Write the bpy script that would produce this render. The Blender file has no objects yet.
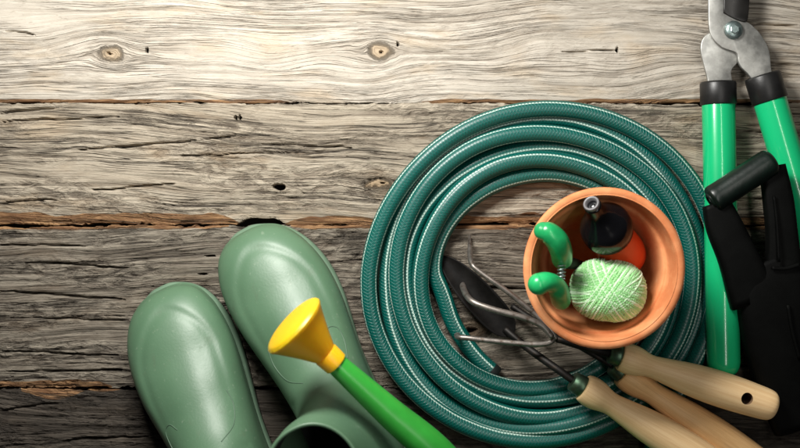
import bpy, bmesh, math, random
import numpy as np
from mathutils import Vector, Matrix
from mathutils.bvhtree import BVHTree

# ------------------------------------------------------------------ scene, camera, light
sc = bpy.context.scene
COL = sc.collection
PI = math.pi
CAM_H = 1.30          # camera height above the boards (metres)

cd = bpy.data.cameras.new('camera')
cam = bpy.data.objects.new('camera', cd)
COL.objects.link(cam)
cam.location = (0, 0, CAM_H)
cd.sensor_width = 36.0
cd.lens = 36.0 * CAM_H / 0.8
cd.clip_start = 0.05
cd.clip_end = 50
cd.dof.use_dof = True
cd.dof.focus_distance = CAM_H - 0.03
cd.dof.aperture_fstop = 5.6
sc.camera = cam

w = bpy.data.worlds.new('World')
sc.world = w
w.use_nodes = True
wb = w.node_tree.nodes['Background']
wb.inputs['Color'].default_value = (0.92, 0.96, 1.0, 1)
wb.inputs['Strength'].default_value = 0.025

def area(name, loc, target, size, power, color):
    l = bpy.data.lights.new(name, 'AREA')
    l.shape = 'RECTANGLE'; l.size = size[0]; l.size_y = size[1]
    l.energy = power; l.color = color
    o = bpy.data.objects.new(name, l)
    COL.objects.link(o)
    o.location = loc
    o.rotation_euler = (Vector(target) - Vector(loc)).to_track_quat('-Z', 'Y').to_euler()
    return o
area('softbox_lamp', (-0.19, 0.46, 0.54), (-0.07, 0.08, 0.0), (0.28, 0.20), 11.8, (1.0, 0.975, 0.93))
area('strip_lamp', (0.385, 0.0, 1.20), (0.385, 0.0, 0.0), (0.05, 1.1), 3.4, (1.0, 0.96, 0.90)).rotation_euler = (0, 0, 0)

vs = sc.view_settings
vs.view_transform = 'Standard'
vs.look = 'None'
vs.exposure = 0.0
vs.gamma = 1.0
vs.use_curve_mapping = False

rnd = random.Random(7)

# ------------------------------------------------------------------ helpers
def P(px, py, z):
    """a place named by its direction from the lens and its height (m)"""
    s = (CAM_H - z) / CAM_H
    return Vector(((px - 400) / 1000 * s, (224 - py) / 1000 * s, z))

def tag(o, label=None, cat=None, group=None, kind=None):
    if label: o['label'] = label
    if cat: o['category'] = cat
    if group: o['group'] = group
    if kind: o['kind'] = kind
    return o

def empty(name, loc, label=None, cat=None, group=None, kind=None, rz=0):
    o = bpy.data.objects.new(name, None)
    o.empty_display_size = 0.03
    COL.objects.link(o)
    o.location = loc
    o.rotation_euler = (0, 0, rz)
    return tag(o, label, cat, group, kind)

def origin_of(o):
    v = Vector((0, 0, 0))
    while o is not None:
        v += o.location
        o = o.parent
    return v

def mesh_obj(name, verts, faces, mat, parent=None, uvs=None, smooth=True, mats=None, fmat=None, local=False):
    off = Vector((0, 0, 0)) if (parent is None or local) else origin_of(parent)
    me = bpy.data.meshes.new(name)
    me.from_pydata([(v[0] - off.x, v[1] - off.y, v[2] - off.z) for v in verts], [], faces)
    if mats:
        for m in mats: me.materials.append(m)
        if fmat: me.polygons.foreach_set('material_index', fmat)
    elif mat:
        me.materials.append(mat)
    if uvs is not None:
        uvl = me.uv_layers.new(name='UVMap')
        flat = []
        for f in faces:
            fu = uvs(f) if callable(uvs) else [uvs[i] for i in f]
            for u in fu: flat += [u[0], u[1]]
        uvl.data.foreach_set('uv', flat)
    me.polygons.foreach_set('use_smooth', [smooth] * len(faces))
    me.update()
    o = bpy.data.objects.new(name, me)
    COL.objects.link(o)
    if parent is not None: o.parent = parent
    return o

def sharp(o, deg=35):
    me = o.data
    bm = bmesh.new(); bm.from_mesh(me)
    lim = math.radians(deg)
    for e in bm.edges:
        if len(e.link_faces) == 2 and e.calc_face_angle(0) > lim: e.smooth = False
    bm.to_mesh(me); bm.free()
    return o

def catmull(pts, n=8):
    """resample a list of tuples (any length) through a Catmull-Rom spline"""
    A = [np.array(p, float) for p in pts]
    A = [2 * A[0] - A[1]] + A + [2 * A[-1] - A[-2]]
    out = []
    for i in range(1, len(A) - 2):
        p0, p1, p2, p3 = A[i - 1:i + 3]
        for k in range(n):
            t = k / n
            out.append(0.5 * ((2 * p1) + (-p0 + p2) * t + (2 * p0 - 5 * p1 + 4 * p2 - p3) * t * t + (-p0 + 3 * p1 - 3 * p2 + p3) * t ** 3))
    out.append(A[-2])
    return out

def tube_data(pts, rad, seg=16, up=(0, 0, 1), caps=True, flat=1.0, twist=0.0, round_caps=False):
    """pts: (n,3); rad: float or list. ring 0 direction follows 'up'. uv = metres along, fraction round"""
    pts = [np.array(p, float) for p in pts]
    n = len(pts)
    if not hasattr(rad, '__len__'): rad = [rad] * n
    if round_caps:
        k = 5
        def cap(p, d, r):
            return [(p + d * r * math.sin(a), r * math.cos(a)) for a in [PI / 2 * (j / k) for j in range(1, k)] + [PI / 2 * 0.97]]
        d0 = pts[0] - pts[1]; d0 /= np.linalg.norm(d0)
        d1 = pts[-1] - pts[-2]; d1 /= np.linalg.norm(d1)
        c0 = cap(pts[0], d0, rad[0])[::-1]; c1 = cap(pts[-1], d1, rad[-1])
        rad = [c[1] for c in c0] + list(rad) + [c[1] for c in c1]
        pts = [c[0] for c in c0] + pts + [c[0] for c in c1]
        n = len(pts)
    up = np.array(up, float)
    V = []; UV = []; L = 0
    for i, p in enumerate(pts):
        t = pts[min(i + 1, n - 1)] - pts[max(i - 1, 0)]
        t = t / (np.linalg.norm(t) + 1e-12)
        u = up - t * np.dot(up, t)
        u /= (np.linalg.norm(u) + 1e-12)
        s = np.cross(t, u)
        if i: L += np.linalg.norm(pts[i] - pts[i - 1])
        for k in range(seg):
            a = 2 * PI * k / seg + twist * L
            V.append(p + rad[i] * (flat * u * math.cos(a) + s * math.sin(a)))
            UV.append((L, k / seg))
    F = []
    for i in range(n - 1):
        for k in range(seg):
            F.append((i * seg + k, i * seg + (k + 1) % seg, (i + 1) * seg + (k + 1) % seg, (i + 1) * seg + k))
    if caps:
        F.append(tuple(range(seg))[::-1]); F.append(tuple((n - 1) * seg + k for k in range(seg)))
    def uvf(f):
        r = [list(UV[i]) for i in f]
        if len(f) == 4 and max(x[1] for x in r) - min(x[1] for x in r) > 0.5:
            for x in r:
                if x[1] < 0.25: x[1] += 1
        return r
    # orientation: make outward
    F = [tuple(reversed(f)) for f in F]
    return V, F, uvf

def fix_normals(o):
    bm = bmesh.new(); bm.from_mesh(o.data)
    bmesh.ops.recalc_face_normals(bm, faces=bm.faces)
    bm.to_mesh(o.data); bm.free()
    return o

def tube(name, pts, rad, mat, parent, **kw):
    V, F, uv = tube_data(pts, rad, **kw)
    return fix_normals(mesh_obj(name, V, F, mat, parent, uvs=uv))

def lathe(name, prof, base, axis, mat, parent, seg=48, close=True, up=(0, 0, 1), smooth=True):
    """prof: list of (distance along axis, radius)"""
    base = np.array(base, float); ax = np.array(axis, float); ax /= np.linalg.norm(ax)
    up = np.array(up, float)
    if abs(np.dot(up, ax)) > 0.95: up = np.array((0, 1.0, 0))
    u = up - ax * np.dot(up, ax); u /= np.linalg.norm(u); s = np.cross(ax, u)
    V = []; F = []; UV = []
    L = 0
    for i, (d, r) in enumerate(prof):
        if i: L += math.hypot(d - prof[i - 1][0], r - prof[i - 1][1])
        for k in range(seg):
            a = 2 * PI * k / seg
            V.append(base + ax * d + r * (u * math.cos(a) + s * math.sin(a)))
            UV.append((L, k / seg))
    n = len(prof)
    for i in range(n - 1):
        for k in range(seg):
            F.append((i * seg + k, i * seg + (k + 1) % seg, (i + 1) * seg + (k + 1) % seg, (i + 1) * seg + k))
    if close:
        F.append(tuple(range(seg))[::-1]); F.append(tuple((n - 1) * seg + k for k in range(seg)))
    def uvf(f):
        r = [list(UV[i]) for i in f]
        if len(f) == 4 and max(x[1] for x in r) - min(x[1] for x in r) > 0.5:
            for x in r:
                if x[1] < 0.25: x[1] += 1
        return r
    return fix_normals(mesh_obj(name, V, F, mat, parent, uvs=uvf, smooth=smooth))

def plate(name, outline, z0, z1, mat, parent, bevel=0.0008, holes=None):
    """flat metal plate: outline of (x,y), from z0 to z1, bevelled edges"""
    bm = bmesh.new()
    off = origin_of(parent)
    vs_ = [bm.verts.new((x - off.x, y - off.y, z0 - off.z)) for x, y in outline]
    f = bm.faces.new(vs_)
    if f.normal.z > 0: f.normal_flip()
    r = bmesh.ops.extrude_face_region(bm, geom=[f])
    top = [v for v in r['geom'] if isinstance(v, bmesh.types.BMVert)]
    bmesh.ops.translate(bm, verts=top, vec=(0, 0, z1 - z0))
    bmesh.ops.recalc_face_normals(bm, faces=bm.faces)
    ed = [e for e in bm.edges if len(e.link_faces) == 2 and e.calc_face_angle(0) > 1.0]
    ed = [e for e in ed if abs(e.verts[0].co.z - e.verts[1].co.z) < 1e-6]
    if bevel: bmesh.ops.bevel(bm, geom=ed, offset=bevel, segments=2, affect='EDGES', profile=0.5)
    me = bpy.data.meshes.new(name); bm.to_mesh(me); bm.free()
    me.materials.append(mat)
    me.polygons.foreach_set('use_smooth', [True] * len(me.polygons))
    o = bpy.data.objects.new(name, me); COL.objects.link(o); o.parent = parent
    return sharp(o, 50)

# ------------------------------------------------------------------ node helpers
class NT:
    def __init__(s, name):
        s.m = bpy.data.materials.new(name); s.m.use_nodes = True
        s.t = s.m.node_tree; s.n = s.t.nodes; s.l = s.t.links
        s.b = s.n['Principled BSDF']; s.out = s.n['Material Output']
    def new(s, t): return s.n.new(t)
    def put(s, sock, v):
        if isinstance(v, X): s.l.new(v.s, sock)
        elif v is not None:
            if hasattr(v, '__len__') and len(v) == 3 and len(getattr(sock, 'default_value', (0,) * 3)) == 4: v = tuple(v) + (1,)
            sock.default_value = v
    def math(s, op, a, b=None, c=None, clamp=False):
        n = s.new('ShaderNodeMath'); n.operation = op; n.use_clamp = clamp
        s.put(n.inputs[0], a)
        if b is not None: s.put(n.inputs[1], b)
        if c is not None: s.put(n.inputs[2], c)
        return X(s, n.outputs[0])
    def attr(s, name):
        n = s.new('ShaderNodeAttribute'); n.attribute_name = name
        return X(s, n.outputs['Fac'])
    def obj(s):
        return X(s, s.new('ShaderNodeTexCoord').outputs['Object'])
    def uv(s):
        return X(s, s.new('ShaderNodeTexCoord').outputs['UV'])
    def sep(s, v):
        n = s.new('ShaderNodeSeparateXYZ'); s.put(n.inputs[0], v)
        return [X(s, o) for o in n.outputs]
    def comb(s, x, y, z=0.0):
        n = s.new('ShaderNodeCombineXYZ')
        for i, v in enumerate((x, y, z)): s.put(n.inputs[i], v)
        return X(s, n.outputs[0])
    def noise(s, vec, scale=1.0, detail=2.0, rough=0.5, dist=0.0, color=False):
        n = s.new('ShaderNodeTexNoise'); s.put(n.inputs['Vector'], vec)
        n.inputs['Scale'].default_value = scale; n.inputs['Detail'].default_value = detail
        n.inputs['Roughness'].default_value = rough; n.inputs['Distortion'].default_value = dist
        return X(s, n.outputs['Color' if color else 'Fac'])
    def ramp(s, f, stops):
        n = s.new('ShaderNodeValToRGB'); s.put(n.inputs[0], f)
        cr = n.color_ramp
        while len(cr.elements) < len(stops): cr.elements.new(0.5)
        for e, (p, c) in zip(cr.elements, stops):
            e.position = p
            e.color = (c, c, c, 1) if not hasattr(c, '__len__') else tuple(c) + (1,)
        return X(s, n.outputs[0])
    def mix(s, f, a, b, mode='MIX'):
        n = s.new('ShaderNodeMix'); n.data_type = 'RGBA'; n.blend_type = mode
        s.put(n.inputs[0], f); s.put(n.inputs[6], a); s.put(n.inputs[7], b)
        return X(s, n.outputs[2])
    def smooth(s, v, a, b):
        n = s.new('ShaderNodeMapRange'); n.interpolation_type = 'SMOOTHSTEP'
        s.put(n.inputs[0], v); n.inputs[1].default_value = a; n.inputs[2].default_value = b
        return X(s, n.outputs[0])
    def bump(s, h, strength=0.5, dist=0.001):
        n = s.new('ShaderNodeBump'); s.put(n.inputs['Height'], h)
        n.inputs['Strength'].default_value = strength; n.inputs['Distance'].default_value = dist
        s.l.new(n.outputs[0], s.b.inputs['Normal'])
    def base(s, c=None, rough=None, metal=None, **kw):
        if c is not None: s.put(s.b.inputs['Base Color'], c)
        if rough is not None: s.put(s.b.inputs['Roughness'], rough)
        if metal is not None: s.put(s.b.inputs['Metallic'], metal)
        for k, v in kw.items(): s.put(s.b.inputs[k.replace('_', ' ')], v)
        return s
class X:
    def __init__(s, nt, sock): s.nt = nt; s.s = sock
    def __add__(s, o): return s.nt.math('ADD', s, o)
    def __radd__(s, o): return s.nt.math('ADD', o, s)
    def __sub__(s, o): return s.nt.math('SUBTRACT', s, o)
    def __rsub__(s, o): return s.nt.math('SUBTRACT', o, s)
    def __mul__(s, o): return s.nt.math('MULTIPLY', s, o)
    def __rmul__(s, o): return s.nt.math('MULTIPLY', o, s)
    def __truediv__(s, o): return s.nt.math('DIVIDE', s, o)

# ------------------------------------------------------------------ materials
def plank_material(name, seed, light, mid, dark, rough_amt, contrast, linec=(.035, .028, .022), linek=.88, warp=1.0, disp=.0017, ringk=.55):
    t = NT('weathered_wood_' + name)
    psi = t.attr('psi'); xx = t.attr('xx'); brown = t.attr('brown'); hole = t.attr('hole'); knot = t.attr('knot')
    soft = t.attr('soft')
    v = lambda fx, fy, z=0.0: t.comb(xx * fx, psi * fy, seed + z)
    band = t.noise(v(.0035, .075), 1, 3, .55)                 # wide tone bands along the grain
    ridge = t.noise(v(.0055, .19, 5), 1, 2.5, .5)             # growth rings
    fibre = t.noise(v(.02, 1.1, 9), 1, 5, .65)                # fine fibres
    lump = t.noise(v(.055, .17, 13), 1, 4, .62, .6)           # short eroded chunks
    pit = t.noise(v(.11, .42, 17), 1, 3, .6)
    fleck = t.noise(v(.25, 1.6, 21), 1, 3, .6)
    sel = t.noise(v(.006, .05, 29), 1, 2, .5)
    l1 = t.math('ABSOLUTE', ridge - 0.5)
    line = 1.0 - t.smooth(l1, 0.0, 0.028)
    line = line * t.smooth(sel, .40, .56)
    l2 = t.math('ABSOLUTE', t.noise(v(.008, .33, 33), 1, 2, .5) - 0.5)
    line2 = (1.0 - t.smooth(l2, 0.0, 0.03)) * t.smooth(t.noise(v(.012, .08, 37), 1, 2, .5), .45, .62)
    lines = t.math('MAXIMUM', line, line2 * 0.8)
    lines = lines * (1.0 - soft * 0.75) * (1.0 - knot * .6)
    chunk = t.smooth(lump, .30, .62)
    rough = t.smooth(t.noise(v(.006, .03, 41), 1, 2, .5), .38, .60) * rough_amt
    rw = psi * .118 + t.noise(v(.0035, .02, 71), 1, 2, .5) * 3.0 + t.noise(v(.02, .1, 73), 1, 3, .5) * .5
    saw = t.math('FRACT', rw)
    rid = t.math('FLOOR', rw)
    rv = t.noise(t.comb(rid * 1.7, xx * .006, seed), 1, 2, .6)
    ring = t.smooth(saw, .35, .97) * (1.0 - t.smooth(saw, .97, 1.0)) * t.smooth(rv, .34, .62) * (1.0 - knot) * (1.0 - soft * .6)
    tone = band * 0.46 + lump * .22 + fibre * 0.20 + fleck * .12
    tone = t.smooth(tone, .5 - .22 / contrast, .5 + .20 / contrast)
    c = t.mix(tone, mid, light)
    c = t.mix(rough * (1.0 - chunk) * .85, c, dark)
    c = t.mix(t.smooth(pit, .62, .72) * rough * .5, c, tuple(x * 1.25 for x in light))
    c = t.mix(t.smooth(pit, .40, .30) * .45, c, dark)
    c = t.mix(ring * ringk, c, dark)
    warm = t.noise(t.comb(xx * .012, psi * .04, seed + 50.0), 1, 3, .6)
    c = t.mix(t.smooth(warm, .5, .72) * .32, c, (mid[0] * 1.25, mid[1] * 1.02, mid[2] * .72))
    c = t.mix(knot * .65, c, (mid[0] * 1.0, mid[1] * .80, mid[2] * .55))
    br = t.smooth(brown + (fibre - .5) * .5, .35, .6)
    bcol = t.mix(t.smooth(t.noise(v(.03, .5, 60), 1, 3, .6), .4, .65), (.13, .065, .030), (.30, .175, .085))
    c = t.mix(br, c, bcol)
    c = t.mix(lines * linek, c, linec)
    c = t.mix(t.smooth(hole, .3, .8), c, (.012, .009, .007))
    t.base(c, 0.82)
    t.put(t.b.inputs['Specular IOR Level'], 0.25)
    h = ridge * 1.6 - ring * .9 + band * 1.2 + fibre * .55 + fleck * .22 - lines * 1.3 - rough * (1.0 - chunk) * 1.3 + rough * pit * .8 - hole * 9.0
    d = t.new('ShaderNodeDisplacement')
    d.inputs['Midlevel'].default_value = 1.0
    d.inputs['Scale'].default_value = disp
    t.put(d.inputs['Height'], h)
    t.l.new(d.outputs[0], t.out.inputs['Displacement'])
    t.m.displacement_method = 'BOTH'
    return t.m

def simple(name, c, rough=.5, metal=0.0, spec=None, bump=None, coat=None, var=None):
    t = NT(name); o = t.obj()
    col = c
    if var:
        n = t.noise(o, var[0], 4, .6)
        col = t.mix(t.smooth(n, .3, .7), tuple(x * (1 - var[1]) for x in c), tuple(min(1, x * (1 + var[1])) for x in c))
    r = rough
    if var: r = t.noise(o, var[0] * 2.3, 3, .6) * .16 + (rough - .08)
    t.base(col, r, metal)
    if spec is not None: t.b.inputs['Specular IOR Level'].default_value = spec
    if coat: t.b.inputs['Coat Weight'].default_value = coat[0]; t.b.inputs['Coat Roughness'].default_value = coat[1]
    if bump: t.bump(t.noise(o, bump[0], 4, .6), bump[1], bump[2])
    return t.m

def boot_material():
    t = NT('green_boot_rubber'); o = t.obj()
    n = t.noise(o, 14, 4, .55)
    c = t.mix(t.smooth(n, .3, .7), (.074, .148, .084), (.088, .170, .098))
    dust = t.smooth(t.noise(o, 160, 3, .7), .62, .75)
    c = t.mix(dust * .18, c, (.38, .42, .34))
    x, y, z = t.sep(o)
    sc_ = t.smooth(t.noise(t.comb(x * 40.0 + y * 90.0, y * 300.0 - x * 260.0, z * 60.0), 1, 3, .6), .66, .74) * t.smooth(t.noise(o, 18, 3, .6), .5, .62)
    c = t.mix(sc_ * .30, c, (.26, .33, .25))
    grime = t.smooth(t.noise(o, 55, 5, .7), .56, .74)
    c = t.mix(grime * .22, c, (.07, .085, .05))
    t.base(c, t.noise(o, 30, 4, .6) * .14 + .38 + grime * .08)
    t.b.inputs['Specular IOR Level'].default_value = .55
    t.bump(t.noise(o, 420, 2, .5) * .3 + t.noise(o, 22, 2, .5), .35, .0008)
    return t.m

def hose_material():
    t = NT('green_braided_hose'); u, v, _ = t.sep(t.uv())
    # two families of helical yarns under a clear skin
    du = u * (1 / .0032)
    a = t.math('PINGPONG', du + v * 9.0, .5) * 2.0
    b = t.math('PINGPONG', du - v * 9.0, .5) * 2.0
    ya = 1.0 - t.smooth(a, .10, .34); yb = 1.0 - t.smooth(b, .10, .34)
    yarn = t.math('MAXIMUM', ya, yb)
    wob = (t.noise(t.comb(u * 25.0, 0.0, 0.0), 1, 2, .5) - .5) * .035
    st = None
    for k in range(3):
        d = t.math('ABSOLUTE', t.math('FRACT', v + wob - (.07 + .333 * k) + .5) - .5)
        s_ = 1.0 - t.smooth(d, .010, .024)
        st = s_ if st is None else t.math('MAXIMUM', st, s_)
    base = t.mix(t.noise(t.comb(u * 9.0, v * 2.0, 1.0), 1, 2, .5), (.0, .052, .043), (.0, .084, .068))
    c = t.mix(yarn * .32, base, (.0, .19, .15))
    dash = st * (t.smooth(yarn, .1, .8) * .65 + .30)
    c = t.mix(dash, c, (.62, .80, .70))
    t.base(c, .38)
    t.b.inputs['Specular IOR Level'].default_value = .5
    t.b.inputs['Coat Weight'].default_value = .05
    t.b.inputs['Coat Roughness'].default_value = .16
    t.bump(yarn * .7 + st * .5, .55, .0007)
    return t.m

def handle_material(name, a, b, seed):
    t = NT(name); u, v, _ = t.sep(t.uv())
    n = t.noise(t.comb(u * 14.0, t.math('SINE', v * 6.2832) * 5.0, t.math('COSINE', v * 6.2832) * 5.0 + seed), 1, 4, .6, .4)
    f = t.noise(t.comb(u * 60.0, t.math('SINE', v * 6.2832) * 40.0, t.math('COSINE', v * 6.2832) * 40.0 + seed), 1, 3, .6)
    c = t.mix(t.smooth(n * .7 + f * .3, .35, .65), b, a)
    fl = t.smooth(t.noise(t.comb(u * 220.0, v * 150.0, seed), 1, 2, .5), .66, .74)
    c = t.mix(fl * .35, c, (.33, .20, .10))
    gr = t.smooth(t.noise(t.comb(u * 18.0, v * 5.0, seed + 3), 1, 4, .6), .58, .75)
    c = t.mix(gr * .35, c, (.42, .28, .16))
    t.base(c, .48)
    t.b.inputs['Specular IOR Level'].default_value = .4
    t.bump(n * .5 + f, .25, .0005)
    return t.m

def terracotta():
    t = NT('terracotta'); o = t.obj()
    n = t.noise(o, 26, 5, .6); g = t.noise(o, 900, 3, .7)
    c = t.mix(t.smooth(n, .35, .65), (.60, .20, .075), (.76, .33, .145))
    c = t.mix(t.smooth(g, .6, .72) * .35, c, (.32, .12, .06))
    c = t.mix(t.smooth(t.noise(o, 60, 5, .7), .58, .75) * .35, c, (.74, .50, .34))
    x, y, z = t.sep(o)
    ring = t.noise(t.comb(0.0, 0.0, z * 300.0), 1, 2, .5)
    t.base(c, .85)
    t.b.inputs['Specular IOR Level'].default_value = .25
    t.bump(g * .4 + ring + n, .4, .0006)
    return t.m

def twine_material():
    t = NT('green_twine'); u, v, _ = t.sep(t.uv())
    tw = t.math('PINGPONG', u * 420.0, .5) * 2.0
    rnd_ = t.noise(t.comb(u * 30.0, v, 0.0), 1, 3, .6)
    c = t.mix(tw, (.17, .50, .15), (.38, .76, .31))
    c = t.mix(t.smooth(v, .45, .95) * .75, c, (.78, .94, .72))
    t.base(c, .75)
    t.b.inputs['Sheen Weight'].default_value = .4
    t.bump(tw, .6, .0005)
    return t.m

def lopper_tube_material():
    t = NT('green_painted_tube'); o = t.obj()
    n = t.noise(o, 12, 3, .6)
    c = t.mix(n, (.006, .42, .15), (.012, .50, .20))
    sc_ = t.smooth(t.noise(o, 240, 4, .7), .64, .72)
    c = t.mix(sc_ * .35, c, (.02, .16, .08))
    t.base(c, .22 )
    t.b.inputs['Coat Weight'].default_value = .5
    t.b.inputs['Coat Roughness'].default_value = .08
    t.bump(t.noise(o, 60, 3, .6), .15, .0004)
    return t.m

def steel(name, c, rough, rust=.0, scale=90):
    t = NT(name); o = t.obj()
    n = t.noise(o, scale, 5, .65)
    x, y, z = t.sep(o)
    br = t.noise(t.comb(x * 900.0, y * 60.0, z * 60.0), 1, 3, .6)
    cc = t.mix(t.smooth(n, .35, .7), tuple(k * .7 for k in c), c)
    if rust: cc = t.mix(t.smooth(t.noise(o, 160, 5, .7), .52, .66) * rust, cc, (.10, .055, .03))
    t.base(cc, n * .25 + (rough - .1) + br * .06, .85)
    t.bump(n + br * .3, .25, .0004)
    return t.m

M = {}
M['boot'] = boot_material()
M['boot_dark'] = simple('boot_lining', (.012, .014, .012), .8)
M['boot_seam'] = simple('boot_seam_rubber', (.075, .135, .085), .5)
M['sole'] = simple('boot_outsole_rubber', (.13, .21, .14), .42, var=(40, .1))
M['hose'] = hose_material()
M['hose_cut'] = simple('hose_bore', (.006, .010, .009), .6)
M['pot'] = terracotta()
M['tube'] = lopper_tube_material()
M['black_collar'] = simple('black_rubber_collar', (.010, .010, .010), .42, bump=(300, .2, .0004), var=(60, .3))
M['black_plastic'] = simple('black_moulded_plastic', (.0022, .0024, .0022), .55, spec=.08, bump=(500, .25, .0004), var=(30, .35))
M['grip'] = simple('dark_green_black_grip', (.003, .009, .006), .36, bump=(260, .3, .0005), var=(50, .35))
M['plate'] = steel('bright_steel_plate', (.50, .50, .47), .42, .10)
M['bolt'] = steel('zinc_bolt', (.36, .46, .45), .32, .25, 220)
M['blade'] = simple('black_coated_blade', (.014, .013, .012), .35, .3, var=(60, .3))
M['tine'] = steel('worn_tine_steel', (.34, .31, .28), .40, .7)
M['iron'] = steel('dark_tool_iron', (.030, .028, .026), .5, .2)
M['trowel'] = simple('black_trowel_steel', (.006, .0055, .005), .6, .0, spec=.12, var=(90, .4), bump=(200, .3, .0005))
M['ferrule'] = steel('ferrule_iron', (.10, .17, .11), .36, .4)
M['ferrule_green'] = simple('green_painted_ferrule', (.02, .12, .045), .4, .2, var=(200, .4))
M['beech'] = handle_material('pale_beech_handle', (.95, .68, .37), (.82, .54, .27), 1.0)
M['beech_tan'] = handle_material('tan_beech_handle', (.86, .55, .26), (.70, .41, .17), 4.0)
M['bore'] = simple('bored_wood', (.22, .13, .07), .8, var=(200, .3))
M['yellow'] = simple('yellow_rose_plastic', (.96, .47, .010), .38, bump=(90, .1, .0005), var=(30, .04))
for _n in M['yellow'].node_tree.nodes:
    if _n.type == 'BSDF_PRINCIPLED':
        _n.inputs['Subsurface Weight'].default_value = .7; _n.inputs['Subsurface Radius'].default_value = (1, .6, .1); _n.inputs['Subsurface Scale'].default_value = .012
M['spout'] = simple('bright_green_plastic', (.035, .33, .04), .32, bump=(70, .12, .0006), var=(24, .12))
M['twine'] = twine_material()
M['twine_core'] = simple('twine_core', (.10, .26, .09), .9, var=(300, .3))
M['gloss_black'] = simple('gloss_black_plastic', (.004, .004, .005), .17, spec=.4)
M['grey_ring'] = simple('grey_nozzle_ring', (.16, .155, .16), .4, .2)
M['orange'] = simple('orange_red_plastic', (.62, .060, .012), .38, var=(30, .1))
M['snip'] = simple('green_grip_rubber', (.014, .36, .11), .33, coat=(.3, .2), var=(60, .2))
M['under'] = simple('dark_ground', (.02, .016, .012), .9)

# ------------------------------------------------------------------ the boards
def hash2(ix, iy, seed):
    h = (ix.astype(np.int64) * 374761393 + iy.astype(np.int64) * 668265263 + seed * 1442695041) & 0xffffffff
    h = ((h ^ (h >> 13)) * 1274126177) & 0xffffffff
    h = h ^ (h >> 16)
    return (h & 0xffff) / 65535.0
def vnoise(x, y, seed):
    ix = np.floor(x); iy = np.floor(y); fx = x - ix; fy = y - iy
    fx = fx * fx * (3 - 2 * fx); fy = fy * fy * (3 - 2 * fy)
    a = hash2(ix, iy, seed); b = hash2(ix + 1, iy, seed); c = hash2(ix, iy + 1, seed); d = hash2(ix + 1, iy + 1, seed)
    return (a * (1 - fx) + b * fx) * (1 - fy) + (c * (1 - fx) + d * fx) * fy
def fb(x, y, seed, o=3):
    return sum(vnoise(x * 2 ** k, y * 2 ** k, seed + k * 17) / 2 ** k for k in range(o)) / sum(1 / 2 ** k for k in range(o))

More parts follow.
